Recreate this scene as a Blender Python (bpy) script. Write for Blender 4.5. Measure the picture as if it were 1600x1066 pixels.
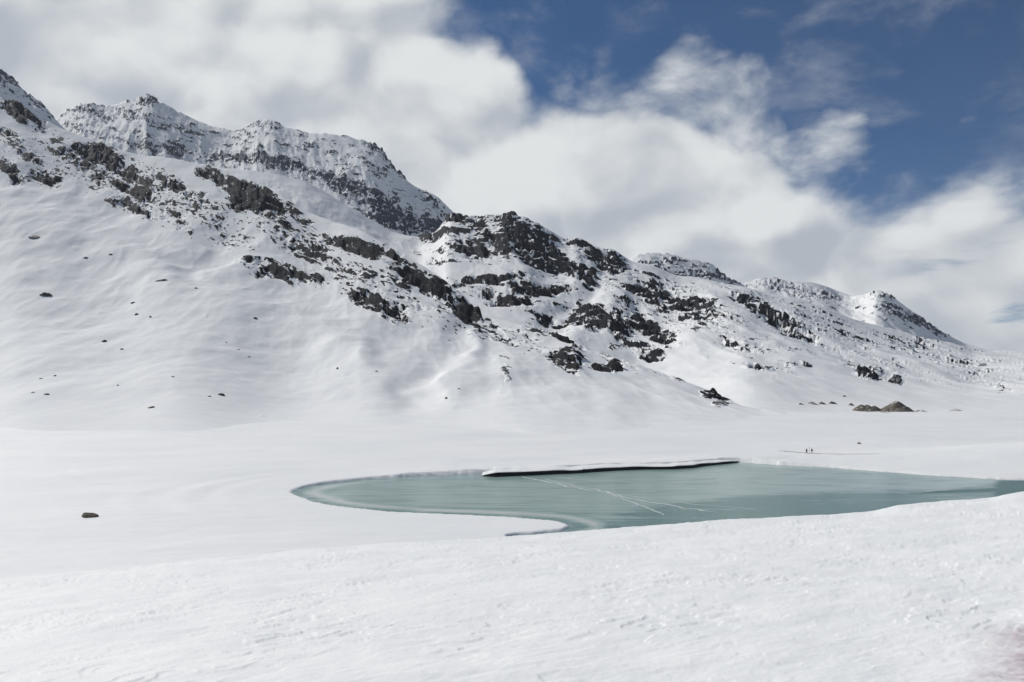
import bpy, bmesh, math, random
import numpy as np
from mathutils import Vector

# ------------------------------------------------------------------ camera, world, sun, exposure
scene = bpy.context.scene
for o in list(bpy.data.objects): bpy.data.objects.remove(o)
COL = scene.collection
F, W2, H2, VH = 1256.0, 800.0, 533.0, 600.0      # focal length in photo pixels, centre, horizon row
CAM_H = 27.0                                       # eye height above the frozen lake
PITCH = math.atan((VH - H2) / F)
cp, sp = math.cos(PITCH), math.sin(PITCH)
cd = bpy.data.cameras.new('camera'); cam = bpy.data.objects.new('camera', cd); COL.objects.link(cam)
cd.sensor_width = 36; cd.lens = F / 1600 * 36; cd.clip_start = 0.2; cd.clip_end = 40000
cam.location = (0, 0, CAM_H); cam.rotation_euler = (math.pi / 2 + PITCH, 0, 0)
scene.camera = cam
scene.view_settings.view_transform = 'Standard'; scene.view_settings.look = 'None'
scene.view_settings.exposure = 0.37; scene.view_settings.gamma = 1.0

SUN_DIR = Vector((-0.62, 0.50, 0.66)).normalized()
SUN_EL = math.asin(SUN_DIR.z); SUN_ROT = math.atan2(SUN_DIR.x, SUN_DIR.y)
sl = bpy.data.lights.new('sun', 'SUN'); so = bpy.data.objects.new('sun', sl); COL.objects.link(so)
sl.energy = 2.7; sl.angle = math.radians(1.5); sl.color = (1.0, 0.965, 0.91)
so.rotation_euler = SUN_DIR.to_track_quat('Z', 'Y').to_euler()

class NT:
    """tiny helper round a node tree"""
    def __init__(self, tree): self.t = tree; self.n = tree.nodes; self.l = tree.links
    def new(self, typ, **kw):
        nd = self.n.new(typ)
        for k, v in kw.items(): setattr(nd, k, v)
        return nd
    def put(self, sock, v):
        if isinstance(v, bpy.types.NodeSocket): self.l.new(v, sock)
        else: sock.default_value = v
    def math(self, op, a, b=0.0, c=0.0, clamp=False):
        nd = self.new('ShaderNodeMath', operation=op, use_clamp=clamp)
        self.put(nd.inputs[0], a); self.put(nd.inputs[1], b); self.put(nd.inputs[2], c)
        return nd.outputs[0]
    def vmath(self, op, a, b=(0, 0, 0)):
        nd = self.new('ShaderNodeVectorMath', operation=op)
        self.put(nd.inputs[0], a)
        if op == 'SCALE': self.put(nd.inputs[3], b)
        else: self.put(nd.inputs[1], b)
        return nd.outputs[0]
    def noise(self, vec, scale, detail=5, rough=0.55, dist=0.0):
        nd = self.new('ShaderNodeTexNoise'); self.put(nd.inputs['Vector'], vec)
        nd.inputs['Scale'].default_value = scale; nd.inputs['Detail'].default_value = detail
        nd.inputs['Roughness'].default_value = rough; nd.inputs['Distortion'].default_value = dist
        return nd.outputs['Fac']
    def ramp(self, v, a, b, lo=0.0, hi=1.0, smooth=True):
        nd = self.new('ShaderNodeMapRange'); nd.interpolation_type = 'SMOOTHSTEP' if smooth else 'LINEAR'
        self.put(nd.inputs[0], v); self.put(nd.inputs[1], a); self.put(nd.inputs[2], b)
        nd.inputs[3].default_value = lo; nd.inputs[4].default_value = hi
        return nd.outputs[0]
    def mix(self, f, a, b):
        nd = self.new('ShaderNodeMix', data_type='RGBA')
        self.put(nd.inputs[0], f)
        for s, v in ((nd.inputs[6], a), (nd.inputs[7], b)):
            self.put(s, v if isinstance(v, bpy.types.NodeSocket) else (*v, 1.0))
        return nd.outputs[2]

def pix(u, v):
    """pixel -> (X/Y, (Z-CAM_H)/Y) of the sight line"""
    u = np.asarray(u, float); v = np.asarray(v, float)
    y = (H2 - v) / F; yf = cp - y * sp
    return (u - W2) / F / yf, (sp + y * cp) / yf
def row_of(t):
    """slope (Z-CAM_H)/Y -> photo row"""
    return H2 - F * (t * cp - sp) / (cp + t * sp)
def floor_at(u, v, z=0.0):
    a, b = pix(u, v); Y = (z - CAM_H) / b
    return a * Y, Y

world = bpy.data.worlds.new('World'); scene.world = world; world.use_nodes = True
def build_world():
    n = NT(world.node_tree); n.n.clear()
    out = n.new('ShaderNodeOutputWorld')
    sky = n.new('ShaderNodeTexSky', sky_type='NISHITA'); sky.sun_disc = False
    sky.sun_elevation = SUN_EL; sky.sun_rotation = SUN_ROT; sky.altitude = 2300
    sky.air_density = 0.75; sky.dust_density = 0.3; sky.ozone_density = 2.0
    d = n.new('ShaderNodeTexCoord').outputs['Generated']
    sep = n.new('ShaderNodeSeparateXYZ'); n.put(sep.inputs[0], d)
    X, Y, Z = sep.outputs
    az = n.math('ARCTAN2', X, Y)
    el = n.math('ARCSINE', Z)
    # soft, domain-warped noise for billowing cloud
    dd = n.vmath('MULTIPLY', d, (1.0, 1.0, 1.35))
    w1 = n.new('ShaderNodeTexNoise'); n.put(w1.inputs['Vector'], dd); w1.inputs['Scale'].default_value = 3.0; w1.inputs['Detail'].default_value = 2
    wv = n.vmath('SCALE', n.vmath('SUBTRACT', w1.outputs['Color'], (0.5, 0.5, 0.5)), 0.14)
    p = n.vmath('ADD', dd, wv)
    w2 = n.new('ShaderNodeTexNoise'); n.put(w2.inputs['Vector'], p); w2.inputs['Scale'].default_value = 14.0; w2.inputs['Detail'].default_value = 5
    big = n.noise(p, 4.2, 3, 0.5)
    mid = n.noise(p, 9.0, 9, 0.56)
    off = n.vmath('ADD', p, (-0.045, 0.02, 0.05))
    big2 = n.noise(off, 4.2, 3, 0.5)
    mid2 = n.noise(off, 9.0, 6, 0.5)
    # upper edge of the cloud bank, by compass direction
    fc = n.new('ShaderNodeFloatCurve'); cm = fc.mapping; cu = cm.curves[0]
    A0, A1 = -0.8, 0.8
    pts = [(-300, -260), (300, -240), (480, -140), (600, -50), (690, 20), (790, 95), (830, 150), (870, 118), (950, 118), (1060, 130),
           (1150, 165), (1215, 215), (1250, 268), (1330, 272), (1440, 292), (1530, 265), (1600, 290), (1750, 240), (1900, 190)]
    arr = []
    for u, v in pts:
        a, b = pix(u, v); x = float(math.atan(a)); e = float(math.atan(b * math.cos(x)))
        arr.append(((x - A0) / (A1 - A0), e))
    arr = [q for q in arr if 0 <= q[0] <= 1]
    cu.points[0].location = (0.0, arr[0][1]); cu.points[1].location = (1.0, arr[-1][1])
    for q in arr[1:-1]: cu.points.new(q[0], q[1])
    cm.update()
    n.put(fc.inputs['Value'], n.math('DIVIDE', n.math('SUBTRACT', az, A0), A1 - A0, clamp=True))
    edge = fc.outputs[0]
    body = n.math('ADD', n.math('SUBTRACT', edge, el), 0.024)
    def billow(vec, sc):
        vo_ = n.new('ShaderNodeTexVoronoi', feature='F1'); n.put(vo_.inputs['Vector'], vec)
        vo_.inputs['Scale'].default_value = sc
        vo_.inputs['Detail'].default_value = 1.0; vo_.inputs['Roughness'].default_value = 0.45
        return n.math('SUBTRACT', 0.58, vo_.outputs['Distance'])
    pw = n.vmath('ADD', p, n.vmath('SCALE', n.vmath('SUBTRACT', w2.outputs['Color'], (0.5, 0.5, 0.5)), 0.06))
    bl = billow(pw, 7.0); bl2 = billow(n.vmath('ADD', pw, (-0.03, 0.01, 0.035)), 7.0)
    nz = n.math('ADD', n.math('MULTIPLY', n.math('SUBTRACT', mid, 0.5), 0.17), n.math('MULTIPLY', n.math('SUBTRACT', big, 0.5), 0.05))
    nz = n.math('ADD', nz, n.math('MULTIPLY', bl, 0.085))
    dens = n.ramp(n.math('ADD', body, nz), -0.030, 0.048)
    # a few holes low on the right
    hole = n.ramp(n.noise(n.vmath('MULTIPLY', p, (1, 1, 3.5)), 5.0, 6, 0.55), 0.50, 0.60)
    hole = n.math('MULTIPLY', hole, n.ramp(az, 0.40, 0.56))
    hole = n.math('MULTIPLY', hole, n.ramp(el, 0.20, 0.12))
    dens = n.math('MULTIPLY', dens, n.math('SUBTRACT', 1.0, n.math('MULTIPLY', hole, 0.75)))
    # thin veil over the blue
    veil = n.ramp(n.noise(n.vmath('MULTIPLY', p, (1, 1, 1.6)), 6.5, 10, 0.62), 0.45, 0.82, 0.02, 0.42)
    cov = n.math('MAXIMUM', dens, veil)
    shade = n.math('ADD', n.math('MULTIPLY', n.math('SUBTRACT', big, big2), 2.6), n.math('ADD', n.math('MULTIPLY', n.math('SUBTRACT', mid, mid2), 0.8), n.math('MULTIPLY', n.math('SUBTRACT', bl, bl2), 0.9)))
    tone = n.math('ADD', n.math('ADD', shade, 0.56), n.math('MULTIPLY', n.math('SUBTRACT', big, 0.5), -0.55))
    rim = n.ramp(body, 0.16, 0.0, 0.0, 0.10)
    tone = n.math('ADD', tone, rim)
    tone = n.ramp(tone, 0.06, 0.98, 0.0, 1.0)
    ccol = n.mix(tone, (0.34, 0.37, 0.41), (0.60, 0.615, 0.615))
    b1 = n.new('ShaderNodeBackground'); hs = n.new('ShaderNodeHueSaturation'); hs.inputs['Saturation'].default_value = 1.35; hs.inputs['Value'].default_value = 0.9; n.put(hs.inputs['Color'], sky.outputs[0]); n.put(b1.inputs[0], hs.outputs[0]); b1.inputs[1].default_value = 0.05
    b2 = n.new('ShaderNodeBackground'); n.put(b2.inputs[0], ccol); b2.inputs[1].default_value = 1.0
    mx = n.new('ShaderNodeMixShader'); n.put(mx.inputs[0], cov); n.l.new(b1.outputs[0], mx.inputs[1]); n.l.new(b2.outputs[0], mx.inputs[2])
    n.l.new(mx.outputs[0], out.inputs['Surface'])
build_world()

# ------------------------------------------------------------------ numpy noise
_rng = np.random.default_rng(11)
_perm = np.concatenate([_rng.permutation(256)] * 3).astype(np.int32)
_g = _rng.normal(size=(256, 3)); _g /= np.linalg.norm(_g, axis=1)[:, None]; _g = _g.astype(np.float32)
def perlin(x, y, z):
    x = np.asarray(x, np.float32); y = np.asarray(y, np.float32); z = np.asarray(z, np.float32)
    xi = np.floor(x).astype(np.int32); yi = np.floor(y).astype(np.int32); zi = np.floor(z).astype(np.int32)
    xf, yf, zf = x - xi, y - yi, z - zi
    xi &= 255; yi &= 255; zi &= 255
    fx, fy, fz = (t * t * t * (t * (t * 6 - 15) + 10) for t in (xf, yf, zf))
    def g(i, j, k):
        h = _g[_perm[_perm[_perm[xi + i] + yi + j] + zi + k]]
        return h[..., 0] * (xf - i) + h[..., 1] * (yf - j) + h[..., 2] * (zf - k)
    def lp(a, b, t): return a + t * (b - a)
    return 1.5 * lp(lp(lp(g(0,0,0), g(1,0,0), fx), lp(g(0,1,0), g(1,1,0), fx), fy),
                    lp(lp(g(0,0,1), g(1,0,1), fx), lp(g(0,1,1), g(1,1,1), fx), fy), fz)
def fbm(x, y, z, oct=4, gain=0.5, ridged=False):
    s = 0; a = 1.0; tot = 0
    for i in range(oct):
        k = 2.03 ** i
        n = perlin(x * k + 17.3 * i, y * k + 5.1 * i, z * k + 9.7 * i)
        if ridged: n = 1 - 2 * np.abs(n)
        s = s + a * n; tot += a; a *= gain
    return s / tot
def sstep(a, b, x):
    t = np.clip((x - a) / (b - a), 0, 1); return t * t * (3 - 2 * t)
def curve(pts, u, k=1):
    p = np.array(sorted(pts), float)
    return np.interp(u, p[:, 0], p[:, k])
def scurve(pts, u, k=1, w=14):
    """linear knots, lightly smoothed"""
    acc = 0
    ds = np.linspace(-1.6, 1.6, 25); ws = np.exp(-(ds / 0.75) ** 2); ws /= ws.sum()
    for d, q in zip(ds, ws): acc = acc + q * curve(pts, u + d * w, k)
    return acc
def seg_dist(px, py, poly, closed=False):
    """distance to a polyline"""
    best = np.full(np.shape(px), 1e12)
    m = len(poly)
    for i in range(m if closed else m - 1):
        ax, ay = poly[i]; bx, by = poly[(i + 1) % m]
        dx, dy = bx - ax, by - ay; L = dx * dx + dy * dy + 1e-9
        t = np.clip(((px - ax) * dx + (py - ay) * dy) / L, 0, 1)
        best = np.minimum(best, (px - ax - t * dx) ** 2 + (py - ay - t * dy) ** 2)
    return np.sqrt(best)
def inside(px, py, poly):
    c = np.zeros(np.shape(px), bool); m = len(poly)
    for i in range(m):
        x1, y1 = poly[i]; x2, y2 = poly[(i + 1) % m]
        if y1 == y2: continue
        hit = ((y1 > py) != (y2 > py)) & (px < (x2 - x1) * (py - y1) / (y2 - y1) + x1)
        c ^= hit
    return c

# ------------------------------------------------------------------ materials
MATS = {}
def new_mat(name):
    m = bpy.data.materials.new(name); m.use_nodes = True
    n = NT(m.node_tree); b = n.n['Principled BSDF']; MATS[name] = m
    return m, n, b
def mat_mountain(name, dust, haze_tint=(1, 1, 1)):
    m, n, b = new_mat(name)
    pos = n.new('ShaderNodeNewGeometry')
    P = pos.outputs['Position']; Nz = n.new('ShaderNodeSeparateXYZ'); n.put(Nz.inputs[0], pos.outputs['Normal'])
    at = n.new('ShaderNodeAttribute'); at.attribute_name = 'rock'
    f1 = n.noise(P, 0.2, 8, 0.74)
    f2 = n.noise(P, 0.05, 5, 0.6)
    # bare rock where the cover is thin; flat ledges keep their snow
    ledge = n.ramp(n.math('ADD', Nz.outputs[2], n.math('MULTIPLY', n.math('SUBTRACT', f1, 0.5), 0.7)), 0.80, 0.97, 0.0, dust)
    r = n.math('SUBTRACT', at.outputs['Fac'], ledge)
    r = n.ramp(n.math('ADD', r, n.math('MULTIPLY', n.math('SUBTRACT', f1, 0.5), 1.2)), 0.38, 0.60)
    rock = n.mix(n.ramp(f2, 0.46, 0.70), tuple(c * t for c, t in zip((0.009, 0.0112, 0.0165), haze_tint)), tuple(c * t for c, t in zip((0.030, 0.027, 0.025), haze_tint)))
    rock = n.mix(n.ramp(n.noise(P, 0.6, 4, 0.6), 0.5, 0.75, 0, 0.6), rock, (0.042, 0.040, 0.038))
    snow = n.mix(n.ramp(f2, 0.3, 0.7), (0.81, 0.825, 0.828), (0.86, 0.868, 0.862))
    n.put(b.inputs['Base Color'], n.mix(r, snow, rock))
    b.inputs['Roughness'].default_value = 0.85; b.inputs['Specular IOR Level'].default_value = 0.1
    bp = n.new('ShaderNodeBump'); bp.inputs['Strength'].default_value = 0.65; bp.inputs['Distance'].default_value = 1.6
    wind = n.noise(n.vmath('MULTIPLY', P, (0.3, 1.0, 1.0)), 0.14, 7, 0.62)
    n.put(bp.inputs['Height'], n.math('ADD', n.math('MULTIPLY', f1, n.math('ADD', n.math('MULTIPLY', r, 1.5), 0.10)), n.math('MULTIPLY', wind, 0.28)))
    n.l.new(bp.outputs[0], b.inputs['Normal'])
    return m
def mat_snow(name, fine, red_reflection=False):
    m, n, b = new_mat(name)
    P = n.new('ShaderNodeNewGeometry').outputs['Position']
    f = n.noise(P, 0.02 if not fine else 0.35, 6, 0.6)
    col = n.mix(n.ramp(f, 0.3, 0.7), (0.81, 0.825, 0.825), (0.865, 0.872, 0.865))
    if red_reflection:
        # reddish window reflection painted into the snow colour, low at the right
        at = n.new('ShaderNodeAttribute'); at.attribute_name = 'red_reflection'
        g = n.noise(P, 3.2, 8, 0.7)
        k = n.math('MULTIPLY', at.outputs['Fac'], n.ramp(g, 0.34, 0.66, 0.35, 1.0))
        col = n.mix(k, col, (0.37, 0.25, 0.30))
    n.put(b.inputs['Base Color'], col)
    b.inputs['Roughness'].default_value = 0.65; b.inputs['Specular IOR Level'].default_value = 0.25
    bp = n.new('ShaderNodeBump')
    if fine:
        h = n.math('ADD', n.noise(P, 9.0, 6, 0.65), n.math('MULTIPLY', n.noise(P, 60.0, 3, 0.6), 0.25))
        bp.inputs['Strength'].default_value = 0.28; bp.inputs['Distance'].default_value = 0.025
    else:
        h = n.noise(n.vmath('MULTIPLY', P, (0.35, 1, 1)), 0.5, 5, 0.6)
        bp.inputs['Strength'].default_value = 0.35; bp.inputs['Distance'].default_value = 0.45
    n.put(bp.inputs['Height'], h); n.l.new(bp.outputs[0], b.inputs['Normal'])
    return m
def mat_plain(name, ca, cb, scale, rough=0.8, bump=0.3, dist=0.1, lo=0.35, hi=0.65, spec=0.3):
    m, n, b = new_mat(name)
    P = n.new('ShaderNodeTexCoord').outputs['Object']
    f = n.noise(P, scale, 7, 0.65)
    n.put(b.inputs['Base Color'], n.mix(n.ramp(f, lo, hi), ca, cb))
    b.inputs['Roughness'].default_value = rough; b.inputs['Specular IOR Level'].default_value = spec
    if bump:
        bp = n.new('ShaderNodeBump'); bp.inputs['Strength'].default_value = bump; bp.inputs['Distance'].default_value = dist
        n.put(bp.inputs['Height'], f); n.l.new(bp.outputs[0], b.inputs['Normal'])
    return m
def mat_capped(name, ca, cb, scale, thr):
    """stone with snow lying on its upward faces"""
    m, n, b = new_mat(name)
    g = n.new('ShaderNodeNewGeometry'); P = g.outputs['Position']
    Nz = n.new('ShaderNodeSeparateXYZ'); n.put(Nz.inputs[0], g.outputs['Normal'])
    f = n.noise(P, scale, 6, 0.65)
    cap = n.ramp(n.math('ADD', Nz.outputs[2], n.math('MULTIPLY', n.math('SUBTRACT', f, 0.5), 1.1)), thr, thr + 0.12)
    st = n.mix(n.ramp(n.noise(P, scale * 0.5, 5, 0.6), 0.35, 0.65), ca, cb)
    n.put(b.inputs['Base Color'], n.mix(cap, st, (0.84, 0.84, 0.84)))
    b.inputs['Roughness'].default_value = 0.85
    bp = n.new('ShaderNodeBump'); bp.inputs['Strength'].default_value = 0.5; bp.inputs['Distance'].default_value = 0.3
    n.put(bp.inputs['Height'], f); n.l.new(bp.outputs[0], b.inputs['Normal'])
    return m
mat_mountain('crag_and_snow', 0.42)
mat_mountain('far_rock_and_snow', 0.75, (3.0, 3.4, 4.0))  # far rock lightened and blued, haze painted into its colour
mat_snow('wind_packed_snow', False)
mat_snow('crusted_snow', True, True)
mat_capped('boulder_stone', (0.035, 0.034, 0.036), (0.075, 0.068, 0.06), 0.5, 0.95)
mat_capped('brown_boulder_stone', (0.09, 0.075, 0.055), (0.17, 0.145, 0.11), 2.5, 1.08)
mat_capped('gravel', (0.125, 0.11, 0.085), (0.19, 0.165, 0.13), 0.30, 0.89)
mat_plain('wet_bank_rock', (0.012, 0.012, 0.013), (0.045, 0.042, 0.042), 0.8, 0.7, 0.6, 0.2)
mat_plain('trodden_snow', (0.42, 0.43, 0.44), (0.68, 0.69, 0.70), 0.8, 0.8, 0.3, 0.1)
mat_plain('pale_crack_ice', (0.46, 0.53, 0.52), (0.60, 0.65, 0.64), 0.3, 0.6, 0.0)
mat_plain('dark_cloth', (0.010, 0.011, 0.014), (0.022, 0.022, 0.026), 20, 0.9, 0.2, 0.005)
mat_plain('skin', (0.45, 0.27, 0.20), (0.52, 0.33, 0.25), 12, 0.6, 0.0)
mat_plain('grey_post', (0.16, 0.16, 0.165), (0.24, 0.24, 0.24), 8, 0.6, 0.1, 0.005)
mat_plain('slush', (0.33, 0.32, 0.34), (0.62, 0.62, 0.64), 0.25, 0.6, 0.3, 0.2)

def mat_ice():
    m, n, b = new_mat('lake_ice')
    P = n.new('ShaderNodeNewGeometry').outputs['Position']
    at = n.new('ShaderNodeAttribute'); at.attribute_name = 'frost'
    op = n.new('ShaderNodeAttribute'); op.attribute_name = 'open'
    st = n.noise(n.vmath('MULTIPLY', P, (0.38, 1.0, 1.0)), 0.11, 8, 0.62, 1.2)
    st2 = n.noise(n.vmath('MULTIPLY', P, (0.10, 1.0, 1.0)), 0.55, 4, 0.6)
    f = n.math('ADD', at.outputs['Fac'], n.math('ADD', n.math('MULTIPLY', n.math('SUBTRACT', st, 0.5), 0.75), n.math('MULTIPLY', n.math('SUBTRACT', st2, 0.5), 0.7)))
    c = n.mix(n.ramp(f, 0.0, 0.55), (0.045, 0.160, 0.148), (0.310, 0.425, 0.402))
    c = n.mix(n.ramp(f, 0.6, 1.15), c, (0.52, 0.56, 0.55))
    c = n.mix(op.outputs['Fac'], c, (0.012, 0.105, 0.098))
    n.put(b.inputs['Base Color'], c)
    n.put(b.inputs['Roughness'], n.ramp(op.outputs['Fac'], 0, 1, 0.20, 0.25))
    n.put(b.inputs['Specular IOR Level'], n.ramp(op.outputs['Fac'], 0, 1, 0.50, 0.12)); b.inputs['IOR'].default_value = 1.31
    bp = n.new('ShaderNodeBump'); bp.inputs['Strength'].default_value = 0.08; bp.inputs['Distance'].default_value = 0.2
    n.put(bp.inputs['Height'], st2); n.l.new(bp.outputs[0], b.inputs['Normal'])
mat_ice()

# ------------------------------------------------------------------ mesh helpers
def mesh_from(name, verts, faces, smooth=True, attrs=None):
    me = bpy.data.meshes.new(name)
    verts = np.ascontiguousarray(verts, np.float32); faces = np.ascontiguousarray(faces, np.int32)
    nv, nf, k = len(verts), len(faces), faces.shape[1]
    me.vertices.add(nv); me.vertices.foreach_set('co', verts.ravel())
    me.loops.add(nf * k); me.loops.foreach_set('vertex_index', faces.ravel())
    me.polygons.add(nf)
    me.polygons.foreach_set('loop_start', np.arange(0, nf * k, k, dtype=np.int32))
    me.polygons.foreach_set('loop_total', np.full(nf, k, np.int32))
    if smooth: me.polygons.foreach_set('use_smooth', np.ones(nf, bool))
    for an, av in (attrs or {}).items():
        a = me.attributes.new(an, 'FLOAT', 'POINT'); a.data.foreach_set('value', np.ascontiguousarray(av, np.float32))
    me.update(); me.validate()
    return me
def obj(name, me, mat, parent=None):
    o = bpy.data.objects.new(name, me); COL.objects.link(o)
    if mat and not me.materials: me.materials.append(MATS[mat])
    if parent: o.parent = parent
    return o
def tag(o, label=None, cat=None, group=None, kind=None):
    if label: o['label'] = label
    if cat: o['category'] = cat
    if group: o['group'] = group
    if kind: o['kind'] = kind
    return o
def grid_faces(R, C):
    i = np.arange((R - 1) * C).reshape(R - 1, C)[:, :-1].ravel()
    return np.stack([i, i + 1, i + 1 + C, i + C], 1)
def sub_mesh(name, V, Fc, attrs):
    idx, inv = np.unique(Fc, return_inverse=True)
    return mesh_from(name, V[idx], inv.reshape(Fc.shape), True, {k: a[idx] for k, a in attrs.items()})
def components(m):
    """label 4-connected True cells of a 2-D mask"""
    R, C = m.shape
    L = np.where(m, np.arange(R * C).reshape(R, C), -1)
    BIG = R * C + 1
    while True:
        A = np.where(m, L, BIG); B = A.copy()
        B[1:] = np.minimum(B[1:], A[:-1]); B[:-1] = np.minimum(B[:-1], A[1:])
        B[:, 1:] = np.minimum(B[:, 1:], A[:, :-1]); B[:, :-1] = np.minimum(B[:, :-1], A[:, 1:])
        B = np.where(m, B, BIG)
        flat = np.append(B.ravel(), [BIG] * 2)
        for _ in range(3):
            q = flat[:-2]; ok = q < BIG
            q[ok] = flat[q[ok]]
        B = flat[:-2].reshape(R, C)
        if np.array_equal(B, A): return np.where(m, B, -1)
        L = np.where(m, B, -1)
def blobs(u, v, lst):
    D = np.zeros(np.shape(u))
    for e in lst:
        cu_, cv, ru, rv, ang, s = e
        c, s_ = math.cos(math.radians(ang)), math.sin(math.radians(ang))
        du, dv = u - cu_, v - cv
        a = (du * c + dv * s_) / ru; b = (-du * s_ + dv * c) / rv
        d = np.sqrt(a * a + b * b)
        D = np.maximum(D, min(s, 1.1) * 0.93 * np.clip((1.85 - d) / 1.40, 0, 1))
    return D

PLACE = {}
def mountain(name, label_unused, urange, step, base, crest, shape, rocks, strata, mat, seed=0, base_rock=0.0,
             undulate=1.0, rock_h=6.0, ridges=(), rib_w=95.0, nscale=1.0, back=24, edge=14, cutoff=34, contrast=1.0, ribs=0, step_h=1.0, thresh=0.44):
    u = np.arange(urange[0], urange[1] + step, step); C = len(u)
    vb, Yb = scurve(base, u, 1, 70), scurve(base, u, 2, 70)
    vc, Yc = scurve(crest, u, 1, edge), scurve(crest, u, 2, edge)
    zb = CAM_H + Yb * pix(u, vb)[1]; zc = CAM_H + Yc * pix(u, vc)[1]
    zc = np.maximum(zc, zb + 0.5)
    R = int(max(vb - vc) / step) + 2
    q = np.linspace(0, 1, 240)
    V_, Y_, Z_ = (np.zeros((R, C)) for _ in range(3))
    sh = q ** shape
    for j in range(C):
        Y = Yb[j] + (Yc[j] - Yb[j]) * q; z = zb[j] + (zc[j] - zb[j]) * sh
        v = row_of((z - CAM_H) / Y); v = np.minimum.accumulate(v)
        vv = np.linspace(v[0], v[-1], R)
        qq = np.interp(-vv, -v + np.arange(240) * 1e-7, q)
        V_[:, j] = vv; Y_[:, j] = Yb[j] + (Yc[j] - Yb[j]) * qq; Z_[:, j] = zb[j] + (zc[j] - zb[j]) * qq ** shape
    # the far side of the ridge, rolling over and down
    k = np.linspace(0, 1, back + 1)[1:] ** 1.6
    depth = (Yc - Yb) * 0.6 + 150
    Yk = Yc[None] + k[:, None] * depth[None]
    s0 = (Z_[-1] - Z_[-4]) / np.maximum(Y_[-1] - Y_[-4], 1e-3)
    s0 = np.clip(s0, 0.0, 0.25) * 0.0
    Zk = zc[None] + s0[None] * (Yk - Yc[None]) - (zc - np.minimum(zb, 0) + 5)[None] * (k[:, None] ** 1.25)
    Y_ = np.vstack([Y_, Yk]); Z_ = np.vstack([Z_, Zk]); V_ = np.vstack([V_, np.repeat(V_[-1:], back, 0)])
    U_ = np.repeat(u[None], R + back, 0)
    X_ = pix(U_, V_)[0] * Y_
    sc = nscale
    fade = np.clip((Z_ - 0.5) / 28, 0, 1) if shape > 1.2 else 1.0
    # large and middling forms
    und = fbm(X_ / (260 * sc) + seed, Y_ / (300 * sc), Z_ / (300 * sc), 3) * 16 * sc + fbm(X_ / (80 * sc), Y_ / (120 * sc) + seed, Z_ / (80 * sc), 3) * 3.6 * sc
    und = und + fbm(X_ / (60 * sc), Y_ / (18 * sc), Z_ / (14 * sc) + seed, 3) * 0.45 * sc
    und = und + fbm(X_ / (42 * sc), Y_ / (60 * sc), Z_ / (50 * sc) + seed + 4, 3) * 2.2 * np.clip(1.5 - Z_ / 200, 0.3, 1)
    Zd = Z_ + und * undulate * fade
    if ribs:
        Zd = Zd + ribs * fbm((X_ + 0.45 * Z_) / rib_w + seed, Z_ / 420, Y_ / 500, 4, 0.5, True) * (np.clip((np.arange(R + back) / R) * 1.5, 0, 1) * (1 - 0.8 * sstep(0.72, 1.0, np.arange(R + back) / R)))[:, None] - 0.1 * ribs
    if ridges:
        wu = fbm(X_ / 60 + seed, Y_ / 90, Z_ / 60, 2) * 18; wv_ = fbm(X_ / 60, Y_ / 90 + seed, Z_ / 60 + 3, 2) * 8
    for poly, w, h in ridges:
        Zd = Zd + h * np.exp(-(seg_dist(U_ + wu, V_ + wv_, poly) / (w * 1.4)) ** 2)
    # rock exposure
    th = math.radians(strata); ct, st = math.cos(th), math.sin(th)
    a = X_ * ct - Z_ * st; b = X_ * st + Z_ * ct
    n1 = fbm(a / (60 * sc), b / (19 * sc), Y_ / (70 * sc) + seed, 4, 0.55)
    n2 = fbm(a / (130 * sc), b / (48 * sc) + seed, Y_ / (170 * sc), 3, 0.5)
    n3 = fbm(a / (15 * sc), b / (6.5 * sc) + seed, Y_ / (18 * sc), 3, 0.6)
    Uw = U_ + 16 * fbm(a / (55 * sc) + 7, b / (30 * sc), Y_ / 80, 3); Vw = V_ + 9 * fbm(a / (55 * sc), b / (30 * sc) + 7, Y_ / 80, 3)
    D = np.maximum(blobs(Uw, Vw, rocks), base_rock)
    Dbig = np.maximum(blobs(Uw, Vw, [e for e in rocks if e[2] * e[3] > 60]), base_rock)
    D = D + 0.12 * (D > Dbig + 0.1)
    n = (n1 * 0.9 + n2 * 0.45 + n3 * 0.40) * 1.5
    raw = D + contrast * n * np.clip(0.45 + D * 1.2, 0, 1) - thresh
    mask = np.clip(raw / 0.30 + 0.5, 0, 1)
    # bedding: steep dark steps parted by ledges that hold snow
    p = 21 * sc
    t = (b + p * (0.9 * n2 + 0.55 * n1) + 0.12 * Y_) / p
    fr_ = t - np.floor(t)
    strong = sstep(0.25, 0.75, Dbig + 0.25 * n)
    Zd = Zd + strong * step_h * p * 0.8 * (sstep(0.38, 0.86, fr_) - fr_)
    ledge = sstep(0.34, 0.16, fr_) * (0.55 + 0.9 * fbm(a / (50 * sc), b / (50 * sc), Y_ / 60 + 3, 3)) + sstep(0.93, 1.0, fr_) * 0.5
    sl2 = fbm((X_ - 0.5 * Z_) / (60 * sc), (Z_ + 0.5 * X_) / (8.5 * sc), Y_ / (70 * sc), 3, 0.55)
    ledge = np.maximum(ledge, sstep(0.10, 0.34, sl2) * 0.9)
    t2 = (b + p * 0.5 * n1) / (p * 0.37); f2_ = t2 - np.floor(t2)
    ledge = np.maximum(ledge, sstep(0.25, 0.1, f2_) * 0.65 * sstep(-0.1, 0.25, n2 + 0.4 * n3))
    # snow-filled gullies running straight down through the rock
    gul = sstep(0.50, 0.72, fbm((X_ + 0.35 * Z_) / (34 * sc), Z_ / (150 * sc), Y_ / (160 * sc) + seed, 3, 0.5, True))
    Zd = Zd - strong * gul * rock_h * 0.7
    bare = np.clip(mask - np.clip(ledge, 0, 1) * 0.80 - gul * 0.62 * (0.6 + n2) - 0.45 * sstep(0.06, 0.42, n3), 0, 1)
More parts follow.
